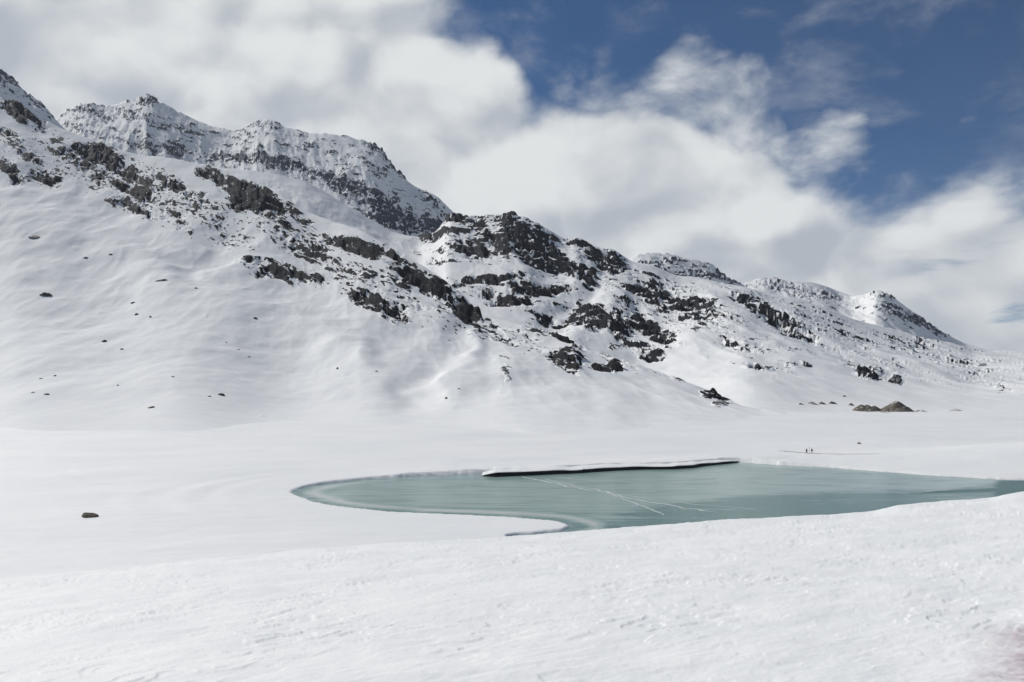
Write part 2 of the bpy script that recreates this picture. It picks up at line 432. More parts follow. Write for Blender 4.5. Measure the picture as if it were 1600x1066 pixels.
    # thin flecks of rock and scree along the bedding
    nf = fbm(a / (17 * sc), b / (4.2 * sc) + seed, Y_ / (22 * sc), 3, 0.6)
    fleck = sstep(0.0, 0.16, np.clip(D, 0, 0.75) * 0.95 + 1.15 * nf + 0.35 * n2 - (0.46 if thresh < 0.5 else 0.66))
    body_ = bare; fleck = fleck * (D > 0.12)
    bare = np.maximum(bare, fleck * 0.95)
    mask = np.maximum(mask, fleck)
    crag = fbm(X_ / (42 * sc), Y_ / (60 * sc), Z_ / (32 * sc) + seed, 3, 0.45, True)
    Zd = Zd + body_ * rock_h * (0.22 + 0.40 * crag * strong) + strong * rock_h * 0.8 * n1
    V = np.stack([X_, Y_, Zd], -1).reshape(-1, 3)
    Fc = grid_faces(R + back, C)
    attr = {'rock': bare.ravel()}
    mf = (mask[:-1, :-1] + mask[1:, :-1] + mask[:-1, 1:] + mask[1:, 1:]) / 4 > 0.5
    lab = components(mf).ravel()
    root = obj(name, sub_mesh(name, V, Fc[lab < 0], attr), mat); tag(root, kind='structure')
    ids, cnt = np.unique(lab[lab >= 0], return_counts=True)
    order = np.argsort(-cnt); big = [ids[i] for i in order[:260] if cnt[i] >= cutoff]
    bigset = np.isin(lab, big)
    srt = np.argsort(lab, kind='stable'); ls = lab[srt]
    for c in big:
        lo, hi = np.searchsorted(ls, c), np.searchsorted(ls, c, 'right')
        obj('rock_outcrop', sub_mesh('rock_outcrop', V, Fc[srt[lo:hi]], attr), mat, root)
    rest = (lab >= 0) & ~bigset
    if rest.any(): tag(obj('scattered_rock', sub_mesh('scattered_rock', V, Fc[rest], attr), mat, root), kind='stuff')
    # visible position of every surface point, for setting boulders down on it
    Vr = row_of((Zd[:R] - CAM_H) / Y_[:R])
    PLACE[name] = (u, Vr, V.reshape(R + back, C, 3)[:R])
    print(name, 'verts', len(V), 'outcrops', len(big))
    return root
def on_mountain(name, u, v):
    uu, Vr, P = PLACE[name]; j = int(np.argmin(abs(uu - u))); i = int(np.argmin(abs(Vr[:, j] - v)))
    return P[i, j]

# ------------------------------------------------------------------ mountains, far to near
def with_y(pts, *ys):
    """crest points with a distance interpolated from (u, Y) pairs"""
    ys = sorted(ys); return [(p[0], p[1], float(np.interp(p[0], [y[0] for y in ys], [y[1] for y in ys]))) for p in pts]

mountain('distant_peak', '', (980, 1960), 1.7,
    [(900, 560, 3800), (2000, 590, 4200)],
    with_y([(980, 480), (1080, 470), (1140, 450), (1168, 441), (1180, 436), (1195, 433), (1215, 436), (1240, 438), (1262, 441), (1290, 447), (1312, 455), (1330, 461),
            (1350, 461), (1368, 455), (1380, 457), (1395, 465), (1412, 478), (1432, 490), (1450, 503), (1466, 513), (1482, 523), (1510, 538), (1560, 552), (1650, 556), (1750, 545), (1960, 560)],
           (980, 5200), (1320, 5200), (1370, 4800), (1960, 4800)), 0.95,
    [(1320, 470, 190, 22, 14, .42), (1225, 448, 40, 12, 15, .8), (1255, 458, 50, 11, 15, .72), (1295, 464, 24, 6, 10, 1.0), (1180, 444, 18, 8, 0, .7), (1400, 488, 42, 11, 25, .72), (1430, 500, 26, 8, 18, 1.1),
     (1466, 518, 15, 5, 12, 1.1), (1375, 462, 22, 6, 10, .75), (1340, 470, 12, 6, 0, .5), (1350, 500, 20, 14, 20, .3)],
    20, 'far_rock_and_snow', 3.1, 0.12, 0.8, 14, nscale=1.4, edge=5, cutoff=24, ribs=22, thresh=0.515)
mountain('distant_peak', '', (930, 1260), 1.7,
    [(900, 540, 3500), (1300, 560, 3600)],
    with_y([(930, 450), (965, 425), (985, 404), (1000, 397), (1020, 395), (1045, 396), (1065, 402), (1085, 406), (1112, 412), (1118, 417), (1128, 428), (1145, 436), (1165, 447), (1200, 470), (1260, 500)],
           (930, 4300), (1260, 4300)), 0.9,
    [(1050, 412, 75, 14, 8, .62), (1060, 432, 40, 8, 8, .75), (1122, 424, 8, 12, 30, 1.1), (1140, 436, 16, 7, 30, .8), (1090, 428, 40, 8, 15, .7)],
    5, 'far_rock_and_snow', 6.3, 0.4, 0.7, 12, nscale=1.3, edge=5, cutoff=24, ribs=16, thresh=0.515)
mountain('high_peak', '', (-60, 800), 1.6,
    [(-100, 420, 3300), (800, 430, 3250)],
    with_y([(-60, 215), (40, 205), (85, 190), (95, 178), (110, 168), (132, 160), (150, 162), (165, 163), (180, 163), (198, 157), (215, 154), (229, 148), (240, 152), (258, 161), (278, 174), (298, 184), (318, 194), (335, 200), (355, 204), (370, 203), (382, 197),
            (398, 189), (418, 186), (430, 188), (440, 196), (458, 202), (480, 208), (520, 211), (548, 214), (570, 217), (585, 225), (598, 233), (608, 250), (622, 265), (640, 284), (652, 290), (670, 297), (686, 308), (700, 322), (712, 335), (740, 350), (800, 390)],
           (-60, 4600), (340, 4400), (500, 4100), (800, 3700)), 0.92,
    [(229, 156, 22, 8, 0, .9), (140, 172, 45, 9, 20, .75), (200, 178, 50, 12, 15, .6), (280, 200, 60, 13, 15, .55), (250, 232, 60, 9, 8, .85), (120, 200, 30, 8, 15, .6), (160, 205, 30, 8, 20, .5),
     (415, 196, 28, 8, 0, .68), (400, 220, 50, 16, 30, .45), (380, 250, 60, 8, 6, 1.0), (450, 262, 60, 9, 15, 1.0), (530, 292, 42, 13, 35, .85), (560, 300, 40, 14, 30, .85), (600, 322, 42, 14, 25, .95), (640, 348, 70, 16, 8, 1.15),
     (585, 230, 24, 5, 35, .75), (615, 258, 30, 6, 48, .9), (670, 318, 30, 9, 30, .6), (685, 320, 22, 6, 42, .9), (520, 250, 70, 22, 30, .42), (590, 275, 40, 20, 40, .42)],
    18, 'far_rock_and_snow', 1.7, 0.36, 1.0, 18, nscale=1.15, edge=5, cutoff=30, contrast=0.9, ribs=26, thresh=0.515)
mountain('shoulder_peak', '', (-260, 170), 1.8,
    [(-300, 330, 2800), (200, 300, 2900)],
    [(-260, -40, 3500), (-120, 40, 3500), (-40, 85, 3500), (0, 106, 3500), (18, 118, 3500), (36, 138, 3500), (50, 148, 3500), (66, 160, 3500), (80, 178, 3500), (95, 196, 3500), (130, 225, 3500), (170, 250, 3500)], 0.95,
    [(10, 120, 40, 8, 35, .8), (55, 155, 30, 8, 45, .8), (20, 150, 30, 12, 35, .4)],
    30, 'far_rock_and_snow', 8.2, 0.36, 0.7, 13, nscale=1.1, edge=5, cutoff=30, ribs=18, thresh=0.515)

E_CREST = [(-340, 20), (-160, 90), (-60, 128), (0, 152), (28, 163), (60, 183), (90, 197), (130, 216), (200, 238), (260, 246), (330, 258), (370, 272), (410, 290), (450, 315), (480, 335), (520, 350), (566, 362), (610, 386), (644, 408),
           (690, 432), (725, 458), (765, 490), (800, 500), (838, 511), (899, 535), (924, 550), (960, 562), (1000, 573), (1050, 588), (1100, 608), (1140, 624), (1190, 643), (1260, 656)]
E_Y = ((-340, 2300), (0, 2150), (330, 1900), (500, 1650), (640, 1430), (765, 1250), (860, 1150), (1050, 960), (1140, 860), (1260, 760))
def floorY(v): return float(floor_at(0, v, -1.0)[1])
C_ROCK = [(1050, 475, 130, 32, 22, .52), (920, 500, 90, 36, 0, .46), (1280, 510, 120, 18, 20, .42), (1440, 550, 120, 20, 15, .40), (850, 380, 130, 40, 22, .46), (780, 455, 100, 20, 5, .46), (1200, 490, 80, 18, 30, .50), (1000, 545, 70, 12, 15, .46), (1130, 530, 110, 14, 22, .42), (1330, 560, 130, 16, 12, .38), (1200, 575, 60, 6, 5, .42), (1540, 590, 90, 24, 10, .30), (712, 340, 28, 9, 10, .85), (700, 364, 45, 8, -8, .95), (745, 350, 12, 18, 10, .8), (800, 350, 28, 14, 20, .85), (772, 375, 18, 18, 30, .75), (738, 394, 32, 12, 10, .95), (793, 372, 14, 26, 10, .9), (835, 388, 48, 22, 33, 1.0),
    (872, 411, 38, 9, 15, 1.1), (915, 392, 42, 16, 32, .66), (850, 362, 40, 12, 28, .58), (903, 428, 14, 10, 30, 1.0), (918, 434, 14, 16, -20, .85), (945, 406, 28, 13, 15, 1.05), (965, 420, 18, 10, 20, .8),
    (738, 441, 30, 5, 0, .9), (778, 438, 42, 7, -6, .95), (842, 453, 42, 8, 3, 1.1), (770, 460, 22, 7, 10, .95), (886, 455, 20, 5, 0, .8), (800, 472, 32, 8, 0, 1.1), (690, 411, 20, 4, 0, .75), (690, 395, 16, 4, 0, .7), (650, 395, 8, 3, 0, .6),
    (905, 478, 6, 10, -10, .8), (850, 495, 22, 6, 20, .85), (885, 500, 22, 9, -15, .8), (915, 505, 14, 16, -30, .85), (950, 505, 40, 18, 20, .75), (965, 522, 18, 9, 10, 1.0), (930, 520, 20, 10, 0, .7), (1020, 520, 34, 10, 26, 1.2), (1050, 468, 85, 18, 22, .72),
    (1092, 488, 45, 16, 22, .85), (1010, 465, 42, 13, 25, .78), (1000, 440, 44, 8, 20, .5), (985, 490, 30, 10, 25, .6), (1160, 475, 24, 10, 30, .62), (1218, 502, 38, 11, 30, 1.15), (1175, 482, 34, 11, 32, .66), (1262, 524, 20, 5, 32, .75),
    (960, 548, 10, 4, 0, .9), (990, 545, 10, 3, 0, .7), (1088, 525, 8, 5, 0, .9), (1020, 560, 25, 5, 10, .55), (1095, 568, 8, 3, 0, .7), (1316, 521, 10, 6, 20, .8), (1300, 500, 25, 8, 25, .35), (1358, 588, 20, 6, 15, .95), (1400, 598, 8, 4, 20, .8),
    (1185, 578, 18, 5, 8, .85), (1235, 576, 9, 3, 0, .9), (1258, 575, 7, 3, 20, .8), (1405, 545, 35, 7, 30, .45), (1425, 545, 18, 6, 42, .6), (1350, 546, 24, 6, 15, .55), (1440, 538, 14, 6, 20, .7), (1500, 566, 18, 4, -5, .6), (1532, 572, 7, 3, 0, .9),
    (1530, 588, 20, 4, -8, .5), (1570, 612, 26, 5, 15, .5), (1520, 545, 30, 5, 10, .4), (1120, 500, 40, 12, 30, .5), (1150, 505, 25, 8, 30, .4), (1640, 590, 40, 10, 10, .5), (1720, 600, 40, 12, 10, .6)]
mountain('crag_mountain', '', (180, 1960), 1.45,
    [(100, 330, 2300), (330, 340, 2250), (500, 400, 2000), (640, 450, 1700), (765, 520, 1420), (900, 560, 1280), (1000, 605, 1100), (1080, 636, 900), (1160, 652, floorY(652)), (1300, 648, floorY(648)), (1500, 645, floorY(645)), (1960, 642, floorY(642))],
    with_y([(180, 238), (260, 250), (330, 259), (400, 268), (480, 284), (520, 304), (560, 330), (610, 362), (655, 372), (685, 358), (700, 331), (712, 331), (740, 336), (770, 335), (792, 331), (812, 337), (832, 346), (860, 361), (885, 372), (900, 371), (918, 380), (930, 386), (945, 390), (958, 391),
            (975, 403), (990, 414), (1015, 420), (1060, 433), (1100, 440), (1140, 445), (1166, 449), (1200, 459), (1240, 466), (1290, 481), (1340, 500), (1400, 518), (1440, 529), (1480, 535), (1520, 546), (1560, 550), (1600, 552), (1720, 556), (1960, 570)],
           (180, 2950), (655, 2750), (700, 2600), (1000, 2450), (1166, 2350), (1300, 2500), (1600, 2900), (1960, 3000)), 1.25,
    C_ROCK, 16, 'crag_and_snow', 4.4, 0.0, 0.9, 10, nscale=1.25, edge=8, ribs=11, rib_w=120.0,
    ridges=(([(870, 380), (880, 420), (850, 440)], 16, -10), ([(1010, 420), (980, 480), (900, 540)], 22, 14), ([(1100, 445), (1120, 500), (1080, 540)], 25, 10), ([(940, 440), (900, 480), (860, 500)], 14, -10)))

E_ROCK = [(150, 275, 100, 24, 33, .44), (300, 320, 110, 24, 30, .42), (480, 390, 130, 24, 27, .45), (600, 445, 100, 28, 30, .46), (800, 530, 110, 13, 20, .44), (1000, 575, 80, 8, 18, .44), (60, 250, 80, 18, 25, .38), (35, 172, 30, 13, 22, 1.15), (62, 192, 12, 10, 60, 1.0), (20, 213, 22, 6, 25, .75), (64, 224, 14, 3, 30, .75), (92, 222, 10, 4, 20, .8), (16, 268, 26, 9, 40, .95), (70, 280, 24, 8, 20, .9), (150, 240, 26, 13, 10, 1.15), (190, 262, 45, 11, 36, 1.1), (205, 300, 38, 10, 26, .9), (150, 275, 14, 6, 10, .7),
    (225, 302, 18, 8, 30, .8), (190, 317, 18, 4, 10, .85), (225, 330, 22, 12, 30, .6), (270, 338, 40, 12, 35, .58), (290, 296, 52, 9, 28, .8), (322, 270, 13, 7, 5, 1.0), (352, 283, 22, 9, 15, 1.15), (398, 306, 60, 17, 30, 1.3), (440, 334, 25, 8, 12, 1.0), (370, 310, 20, 10, 40, .9),
    (472, 350, 16, 5, 30, .75), (555, 385, 40, 8, 15, 1.15), (612, 398, 24, 7, 38, .85), (440, 430, 46, 11, 15, .86), (415, 427, 18, 8, 0, .8), (470, 378, 60, 12, 25, .46), (500, 390, 35, 18, 40, .5), (560, 405, 60, 14, 28, .36), (590, 478, 45, 15, 28, .86), (620, 485, 18, 12, 30, 1.15), (560, 465, 18, 8, 20, .8), (580, 435, 70, 22, 30, .42), (640, 470, 40, 10, 25, .55),
    (662, 440, 45, 12, 28, 1.15), (700, 458, 20, 8, 30, 1.0), (725, 478, 28, 14, 30, 1.2), (748, 480, 22, 11, 8, 1.15), (690, 480, 25, 10, 30, .55), (620, 440, 30, 10, 30, .6), (757, 506, 14, 4, -10, .8), (800, 518, 60, 9, 16, .5), (868, 528, 40, 6, 24, .9), (895, 541, 26, 5, 32, .9), (800, 537, 18, 6, 20, .7), (840, 548, 30, 5, 10, .5), (880, 562, 22, 12, 20, 1.0), (905, 570, 10, 12, 10, .7), (951, 577, 17, 7, 0, 1.05),
    (1000, 571, 40, 6, 18, .55), (1050, 586, 12, 4, 30, .9), (1000, 590, 10, 3, 20, .6), (1122, 619, 16, 6, 18, 1.1), (1128, 637, 10, 3, 0, .9), (1105, 620, 8, 3, 0, .8), (790, 565, 12, 3, 20, .5), (785, 585, 6, 8, -30, .55), (180, 290, 60, 14, 30, .5), (320, 320, 40, 14, 35, .4)]
mountain('snow_mountain', '', (-340, 1260), 1.4,
    [(x, y, floorY(y)) for x, y in [(x, float(np.interp(x, [-340, 300, 700, 1260], [676, 680, 684, 676]) + 13 * math.sin(x * 0.009) + 6 * math.sin(x * 0.023 + 1))) for x in range(-340, 1261, 20)]],
    with_y(E_CREST, *E_Y), 1.9, E_ROCK, 36, 'crag_and_snow', 0.4, 0.0, 0.75, 6.5, nscale=1.0, edge=10, ribs=6, rib_w=130.0,
    ridges=(([(-100, 310), (40, 345), (150, 385), (260, 440), (420, 500), (560, 555)], 22, 13), ([(375, 330), (335, 400), (300, 425)], 26, -13), ([(320, 425), (420, 415), (490, 440)], 10, 6),
            ([(735, 500), (690, 560), (640, 605)], 22, -7), ([(748, 522), (738, 565), (690, 590)], 11, 4), ([(800, 575), (745, 592), (700, 612)], 12, 2.5), ([(560, 570), (600, 540), (640, 520)], 25, -5), ([(900, 560), (930, 600), (960, 630)], 26, 3)))

# ------------------------------------------------------------------ valley floor with the pond hollow
POND_PX = [(456, 768), (464, 763), (480, 758), (505, 754), (560, 748), (620, 744), (680, 741), (720, 740), (752, 740), (790, 739.5), (850, 736), (930, 731), (1000, 729), (1060, 728), (1090, 725), (1120, 722), (1160, 721), (1185, 723), (1230, 726), (1300, 729), (1360, 734),
           (1430, 740), (1500, 744), (1550, 747), (1590, 749), (1650, 750), (1760, 752), (1760, 800), (1500, 812), (1300, 835), (1100, 850), (900, 852), (800, 842), (786, 837), (800, 834), (850, 831), (878, 826), (889, 820), (878, 814), (850, 810), (790, 806), (700, 802),
           (620, 799), (560, 794), (510, 787), (478, 779)]
POND = [tuple(float(c) for c in floor_at(u, v)) for u, v in POND_PX]
def smooth_poly(p, it=2):
    for _ in range(it):
        q = []
        for i in range(len(p)):
            a, b = p[i], p[(i + 1) % len(p)]
            q += [(a[0] * .75 + b[0] * .25, a[1] * .75 + b[1] * .25), (a[0] * .25 + b[0] * .75, a[1] * .25 + b[1] * .75)]
        p = q
    return p
POND_S = smooth_poly(POND, 2)
SHELF = [tuple(float(c) for c in floor_at(u, v, -0.3)) for u, v in [(753, 744), (770, 745), (800, 743.5), (830, 742.5), (870, 740.5), (905, 739), (930, 737), (965, 735), (1000, 733.5), (1050, 733), (1082, 731), (1095, 728.5), (1120, 726), (1145, 723.5), (1162, 721.5)]]
def pond_sdf(X, Y):
    wob = fbm(X / 9, Y / 14, 0 * X + 2.2, 3) * 1.1 + fbm(X / 2.6, Y / 4.5, 0 * X + 6.2, 2) * 0.5
    d = seg_dist(X, Y, POND_S, True); return np.where(inside(X, Y, POND_S), -d, d) + wob
def floor_height(X, Y, sd=None):
    if sd is None: sd = pond_sdf(X, Y)
    fadep = sstep(2, 40, sd)
    z = fbm(X / 55, Y / 26, 0 * X, 4) * 0.75 * (0.25 + 0.75 * fadep) + fbm(X / 160, Y / 120, 0 * X + 4, 2) * 1.1 * fadep
    z = z + fbm(X / 11, Y / 3.4, 0 * X + 7, 4) * 0.13
    # settled terraces of old shoreline ice round the left end of the pond
    ring = np.exp(-((sd - 16) / 16) ** 2) * sstep(-60, -90, X)
    z = z + ring * 0.22 * np.sin(sd * 0.55 + 1.5 * fbm(X / 25, Y / 25, 0 * X + 1, 2))
    ds = seg_dist(X, Y, SHELF)
    z = z + (0.75 * np.exp(-(ds / 18) ** 2) + 0.5 * np.exp(-(ds / 40) ** 2) * (1 + fbm(X / 12, Y / 8, 0 * X + 3, 3))) * sstep(-0.2, 1.5, sd)
    # snow bank swelling up at the right
    bx, by = floor_at(1690, 722)
    z = z + 7.5 * np.exp(-(((X - bx) / 48) ** 2 + ((Y - by) / 42) ** 2)) * sstep(0, 10, sd)
    # soft rise under the gravel heaps
    gx, gy = floor_at(1400, 652)
    z = z + 3.0 * np.exp(-(((X - gx) / 170) ** 2 + ((Y - gy) / 60) ** 2))
    return z - 1.9 * sstep(0.7, -1.6, sd)
def build_floor():
    u = np.arange(-420, 2020, 1.75); v = np.concatenate([np.linspace(1010, 870, 60), np.arange(868, 700, -0.9), np.arange(700, 628, -1.0), np.linspace(627, 606, 16)])
    U, V = np.meshgrid(u, v); X, Y = floor_at(U, V); z = floor_height(X, Y)
    z = np.where(V < 632, z * 0.3, z)
    return tag(obj('snow_field', mesh_from('snow_field', np.stack([X, Y, z], -1).reshape(-1, 3), grid_faces(len(v), len(u))), 'wind_packed_snow'), kind='structure')
snow_field = build_floor()
def fz(X, Y): return float(floor_height(np.array([X]), np.array([Y]))[0])

# ------------------------------------------------------------------ pond: thin grey-green ice, open water at the right
ICE_Z = -0.35
def build_ice():
    u = np.arange(440, 1790, 2.0); v = np.arange(858, 716, -1.0)
    U, V = np.meshgrid(u, v); X, Y = floor_at(U, V, ICE_Z)
    sd = pond_sdf(X, Y)
    w = fbm(X / 14, Y / 10, 0 * X + 3, 4)
    fr = 0.42 + 0.0 * U
    # clearer, greener ice in the nearer right half
    lim = np.interp(U, [800, 1000, 1150, 1280, 1400, 1480, 1560, 1800], [835, 790, 776, 771, 768, 768, 757, 752])
    clear = sstep(-2, 9, V - lim + 5 * w) * sstep(880, 1080, U + 60 * w)
    swirl = fbm(X / 30 + 0.6 * w, Y / 7 + 0.8 * w, 0 * X + 5, 4)
    fr = fr - clear * (0.50 - 0.75 * np.clip(swirl, -0.3, 1))
    fr = fr - 0.20 * np.exp(-((V - lim) / 3.0) ** 2) * sstep(1050, 1200, U)
    # old rim of refrozen slush on the left and near shores
    near = np.maximum(sstep(640, 520, U), sstep(770, 790, V)) * sstep(1010, 930, U)
    s2 = -sd + 0.8 * w
    fr = fr + near * (0.55 * np.exp(-((s2 - 5.5) / 1.5) ** 2) - 0.22 * np.exp(-((s2 - 1.5) / 2.2) ** 2) - 0.12 * np.exp(-((s2 - 9) / 2) ** 2))
    sweep = seg_dist(U, V * 3, [(480, 770 * 3), (510, 781 * 3), (560, 789 * 3), (700, 797 * 3), (860, 803 * 3), (900, 812 * 3), (925, 818 * 3)])
    fr = fr + 0.5 * np.exp(-(sweep / 7) ** 2) * (0.6 + w)
    op = sstep(1545, 1566, U + 10 * w) * sstep(749.5, 752, V + 1.2 * w)
    op = np.maximum(op, sstep(1.6, .6, np.abs(V - np.interp(U, [1390, 1480, 1560, 1700], [772, 768.5, 766, 764])) / (0.4 + 2.6 * sstep(1390, 1560, U)) + 0.8 * w) * sstep(1390, 1440, U))
    ok = (sd < 3.0)
    fm = ok[:-1, :-1] & ok[1:, :-1] & ok[:-1, 1:] & ok[1:, 1:]
    Vv = np.stack([X, Y, 0 * X + ICE_Z], -1).reshape(-1, 3)
    me = sub_mesh('frozen_pond', Vv, grid_faces(len(v), len(u))[fm.ravel()], {'frost': fr.ravel(), 'open': op.ravel()})
    return tag(obj('frozen_pond', me, 'lake_ice'), kind='structure')
ice = build_ice()
def strip(name, pts, width, z, mat, parent=None, jitter=0.25, seed=1):
    """a narrow, uneven ribbon with a slight crown, lying on the ground"""
    P = []
    for i in range(len(pts) - 1):
        n = 14
        for k in range(n): P.append(np.array(pts[i]) * (1 - k / n) + np.array(pts[i + 1]) * k / n)
    P.append(np.array(pts[-1])); P = np.array(P, float)
    t = np.gradient(P, axis=0); t /= np.linalg.norm(t, axis=1)[:, None]; nrm = np.stack([-t[:, 1], t[:, 0]], 1)
    s = np.arange(len(P)) * 0.21
    w = width * (1 + jitter * 2 * fbm(s, s * 0 + seed, s * 0, 3)); P = P + nrm * (fbm(s * 0.7, s * 0 + seed + 5, s * 0, 3) * width * 2.2)[:, None]
    w = w * np.clip(np.minimum(np.arange(len(P)), np.arange(len(P))[::-1]) / 6 + 0.15, 0, 1)
    zz = np.array([z(a, b) if callable(z) else z for a, b in P])
    A, B = P + nrm * w[:, None] / 2, P - nrm * w[:, None] / 2
    rows = np.stack([np.column_stack([A, zz]), np.column_stack([P, zz + 0.05]), np.column_stack([B, zz])])
    return obj(name, mesh_from(name, rows.reshape(-1, 3), grid_faces(3, len(P))), mat, parent)
def fl(lst, z=ICE_Z): return [tuple(float(c) for c in floor_at(u, v, z)) for u, v in lst]
for k, (ln, w) in enumerate([([(815, 745), (860, 754), (905, 763), (945, 770)], 0.75), ([(945, 770), (1000, 782), (1060, 792), (1120, 801)], 0.65), ([(850, 748), (900, 760), (938, 766), (965, 772)], 0.5),
                             ([(940, 767), (975, 780), (1010, 793), (1040, 806)], 0.4), ([(965, 772), (1030, 783), (1090, 789), (1180, 796)], 0.4), ([(870, 746), (930, 752), (1010, 753), (1120, 748)], 0.3), ([(1180, 775), (1300, 770), (1420, 771), (1520, 762)], 0.35)]):
    strip('ice_crack', fl(ln), w * 1.35, ICE_Z + 0.02, 'pale_crack_ice', ice, seed=k)

# undercut shore: dark rock under an overhanging lip of snow
def build_shelf():
    P = []
    for i in range(len(SHELF) - 1):
        for k in range(16): P.append(np.array(SHELF[i]) * (1 - k / 16) + np.array(SHELF[i + 1]) * k / 16)
    P = np.array(P + [np.array(SHELF[-1])]); n = len(P); s = np.arange(n) * 0.16
    end = np.clip(np.minimum(np.arange(n) / 26, (n - 1 - np.arange(n)) / 30) + 0.08, 0, 1)
    j = fbm(s, 0 * s + 1, 0 * s, 4)
    top = ICE_Z + np.maximum(1.10 - 0.50 * np.linspace(0, 1, n) + 0.75 * j, 0.30) * np.clip(end * 1.3, 0, 1)
    prof = []
    for k, (dy, h) in enumerate([(-0.25, 0), (-0.05, .35), (0.25, .7), (0.15, 1.0), (1.2, 1.02), (3.5, 1.0), (3.5, -0.2)]):
        jj = fbm(s * 2.2, 0 * s + 3 + k, 0 * s, 3) * 0.35
        prof.append(np.column_stack([P[:, 0] + jj, P[:, 1] + dy + jj * 0.8, ICE_Z - 0.06 + (top - ICE_Z) * h]))
    me = mesh_from('shore_ledge', np.stack(prof).reshape(-1, 3), grid_faces(len(prof), n)[:, ::-1])
    root = obj('shore_ledge', me, 'wet_bank_rock')
    tag(root, 'long black undercut rock ledge along the far shore of the green pond', 'rock ledge')
    # the lip of snow on it
    lip = []
    smooth_top = ICE_Z + (1.12 - 0.45 * np.linspace(0, 1, n) + 0.30 * fbm(s * 0.28, 0 * s + 1, 0 * s, 2)) * np.clip(end * 1.3, 0, 1)
    for k, (dy, h) in enumerate([(2.0, -.06), (0.5, -0.02), (0.0, 0.02), (-0.12, 0.07), (0.1, 0.16), (0.8, 0.24), (2.5, 0.32), (6.0, 0.38), (12.0, 0.36), (20.0, 0.0), (26, -0.9)]):
        jj = fbm(s * 0.55, 0 * s + 8 + k * 0.12, 0 * s, 3)
        lip.append(np.column_stack([P[:, 0], P[:, 1] + dy + jj * 0.5, smooth_top + h * (0.9 + 0.8 * jj)]))
    obj('snow_lip', mesh_from('snow_lip', np.stack(lip).reshape(-1, 3), grid_faces(len(lip), n)[:, ::-1]), 'wind_packed_snow', root)
build_shelf()

# ------------------------------------------------------------------ near snow bank the photographer looks across
BANK = [(-420, 985), (-200, 940), (0, 908), (200, 886), (350, 869), (500, 856), (650, 847), (800, 837), (900, 830), (1000, 821), (1100, 812.5), (1200, 806.5), (1300, 802.5), (1362, 798), (1385, 791), (1410, 786), (1480, 779), (1545, 775), (1560, 770), (1592, 766), (1700, 757), (2020, 735)]
EYE = 2.9
def build_bank():
    u = np.arange(-420, 2020, 1.55); C = len(u)
    tr = -pix(u, scurve(BANK, u, 1, 22) + 0.6 * fbm(u / 40, u * 0, u * 0, 3))[1]
    ta = np.polyval(np.polyfit(u / 1000, tr, 3), u / 1000)
    Yc = np.interp(u, [-420, 0, 800, 1600, 2020], [34, 40, 50, 60, 62])
    s = ta - EYE / Yc
    vb = 1150.0
    R = 250
    tt = np.linspace(0, 1, R)[:, None]
    t = -pix(0, vb)[1] * (1 - tt) + (ta + 0.0015)[None] * tt              # sight-line slope, even steps
    Y = EYE / (t - s[None]); Z = CAM_H - EYE - s[None] * Y
    Z = Z - ((tr - ta) * Yc)[None] * sstep(0.72, 1.0, Y / Yc[None])
    k = np.linspace(0, 1, 40)[1:, None]
    # soft roll-over, then down to the lake
    soft = np.interp(u, [-420, 0, 400, 800, 2020], [10, 10, 6, 2.2, 1.6])
    Ylast, Zlast = Y[-1], Z[-1]
    Yk = Ylast + (k ** 1.7) * 95
    dd = Yk - Ylast
    Zk = Zlast - s * dd - 0.42 * (np.sqrt(dd ** 2 + soft ** 2) - soft)
    # near edge runs on under the viewer
    Yn = np.array([-14.0, 0.5])[:, None] + 0 * u[None]; Zn = CAM_H - EYE - s[None] * np.maximum(Yn, 0)
    Yall = np.vstack([Yn, Y, Yk]); Zall = np.vstack([Zn, Z, Zk])
    X = (u[None] - W2) / F * np.maximum(Yall, 3.2)
    # wind crust: patches of little scarps and scoops
    c, s_ = math.cos(0.5), math.sin(0.5)
    a, b = X * c + Yall * s_, -X * s_ + Yall * c
    o = 0 * X
    patch = sstep(-0.15, 0.35, fbm(X / 3.5, Yall / 5, o + 2, 3))
    n1 = fbm(a / 1.3, b / 0.8, o + 1, 2, 0.6) + 0.10 * fbm(a / 0.3, b / 0.2, o + 1.5, 2)
    stp = n1 * 2.6; fr = stp - np.floor(stp)
    h = 0.040 * (0.22 + 0.78 * patch) * (np.floor(stp) * 0.6 + 0.6 * sstep(0.80, 1.0, fr) - 0.3 * fr) + 0.020 * fbm(a / 0.7, b / 0.3, o + 6, 4, 0.6) + 0.09 * fbm(X / 3, Yall / 2, o + 9, 3)
    n2 = fbm(a / 0.42, b / 0.2, o + 4, 3); h = h + 0.005 * np.maximum(n2, 0) * patch
    h = h + 0.20 * fbm(X / 11, Yall / 9, o + 12, 2) * sstep(12, 25, Yall)
    zall = Zall + h * sstep(1, 5, Yall)
    # mask of the painted reddish reflection, low at the right, slightly roughened
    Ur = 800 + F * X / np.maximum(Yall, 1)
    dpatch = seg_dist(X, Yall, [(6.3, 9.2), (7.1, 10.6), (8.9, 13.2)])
    refl = np.clip((1.25 - dpatch) / 1.1 + 0.35 * fbm(X / 0.7, Yall / 0.7, o + 3, 4), 0, 1) * (dpatch < 2.2)
    zall = zall + 0.03 * refl * fbm(X / 0.25, Yall / 0.25, o + 5, 3)
    V = np.stack([X, Yall, zall], -1).reshape(-1, 3)
    return tag(obj('snow_bank', mesh_from('snow_bank', V, grid_faces(len(Yall), C), True, {'red_reflection': refl.ravel()}), 'crusted_snow'), kind='structure')
build_bank()

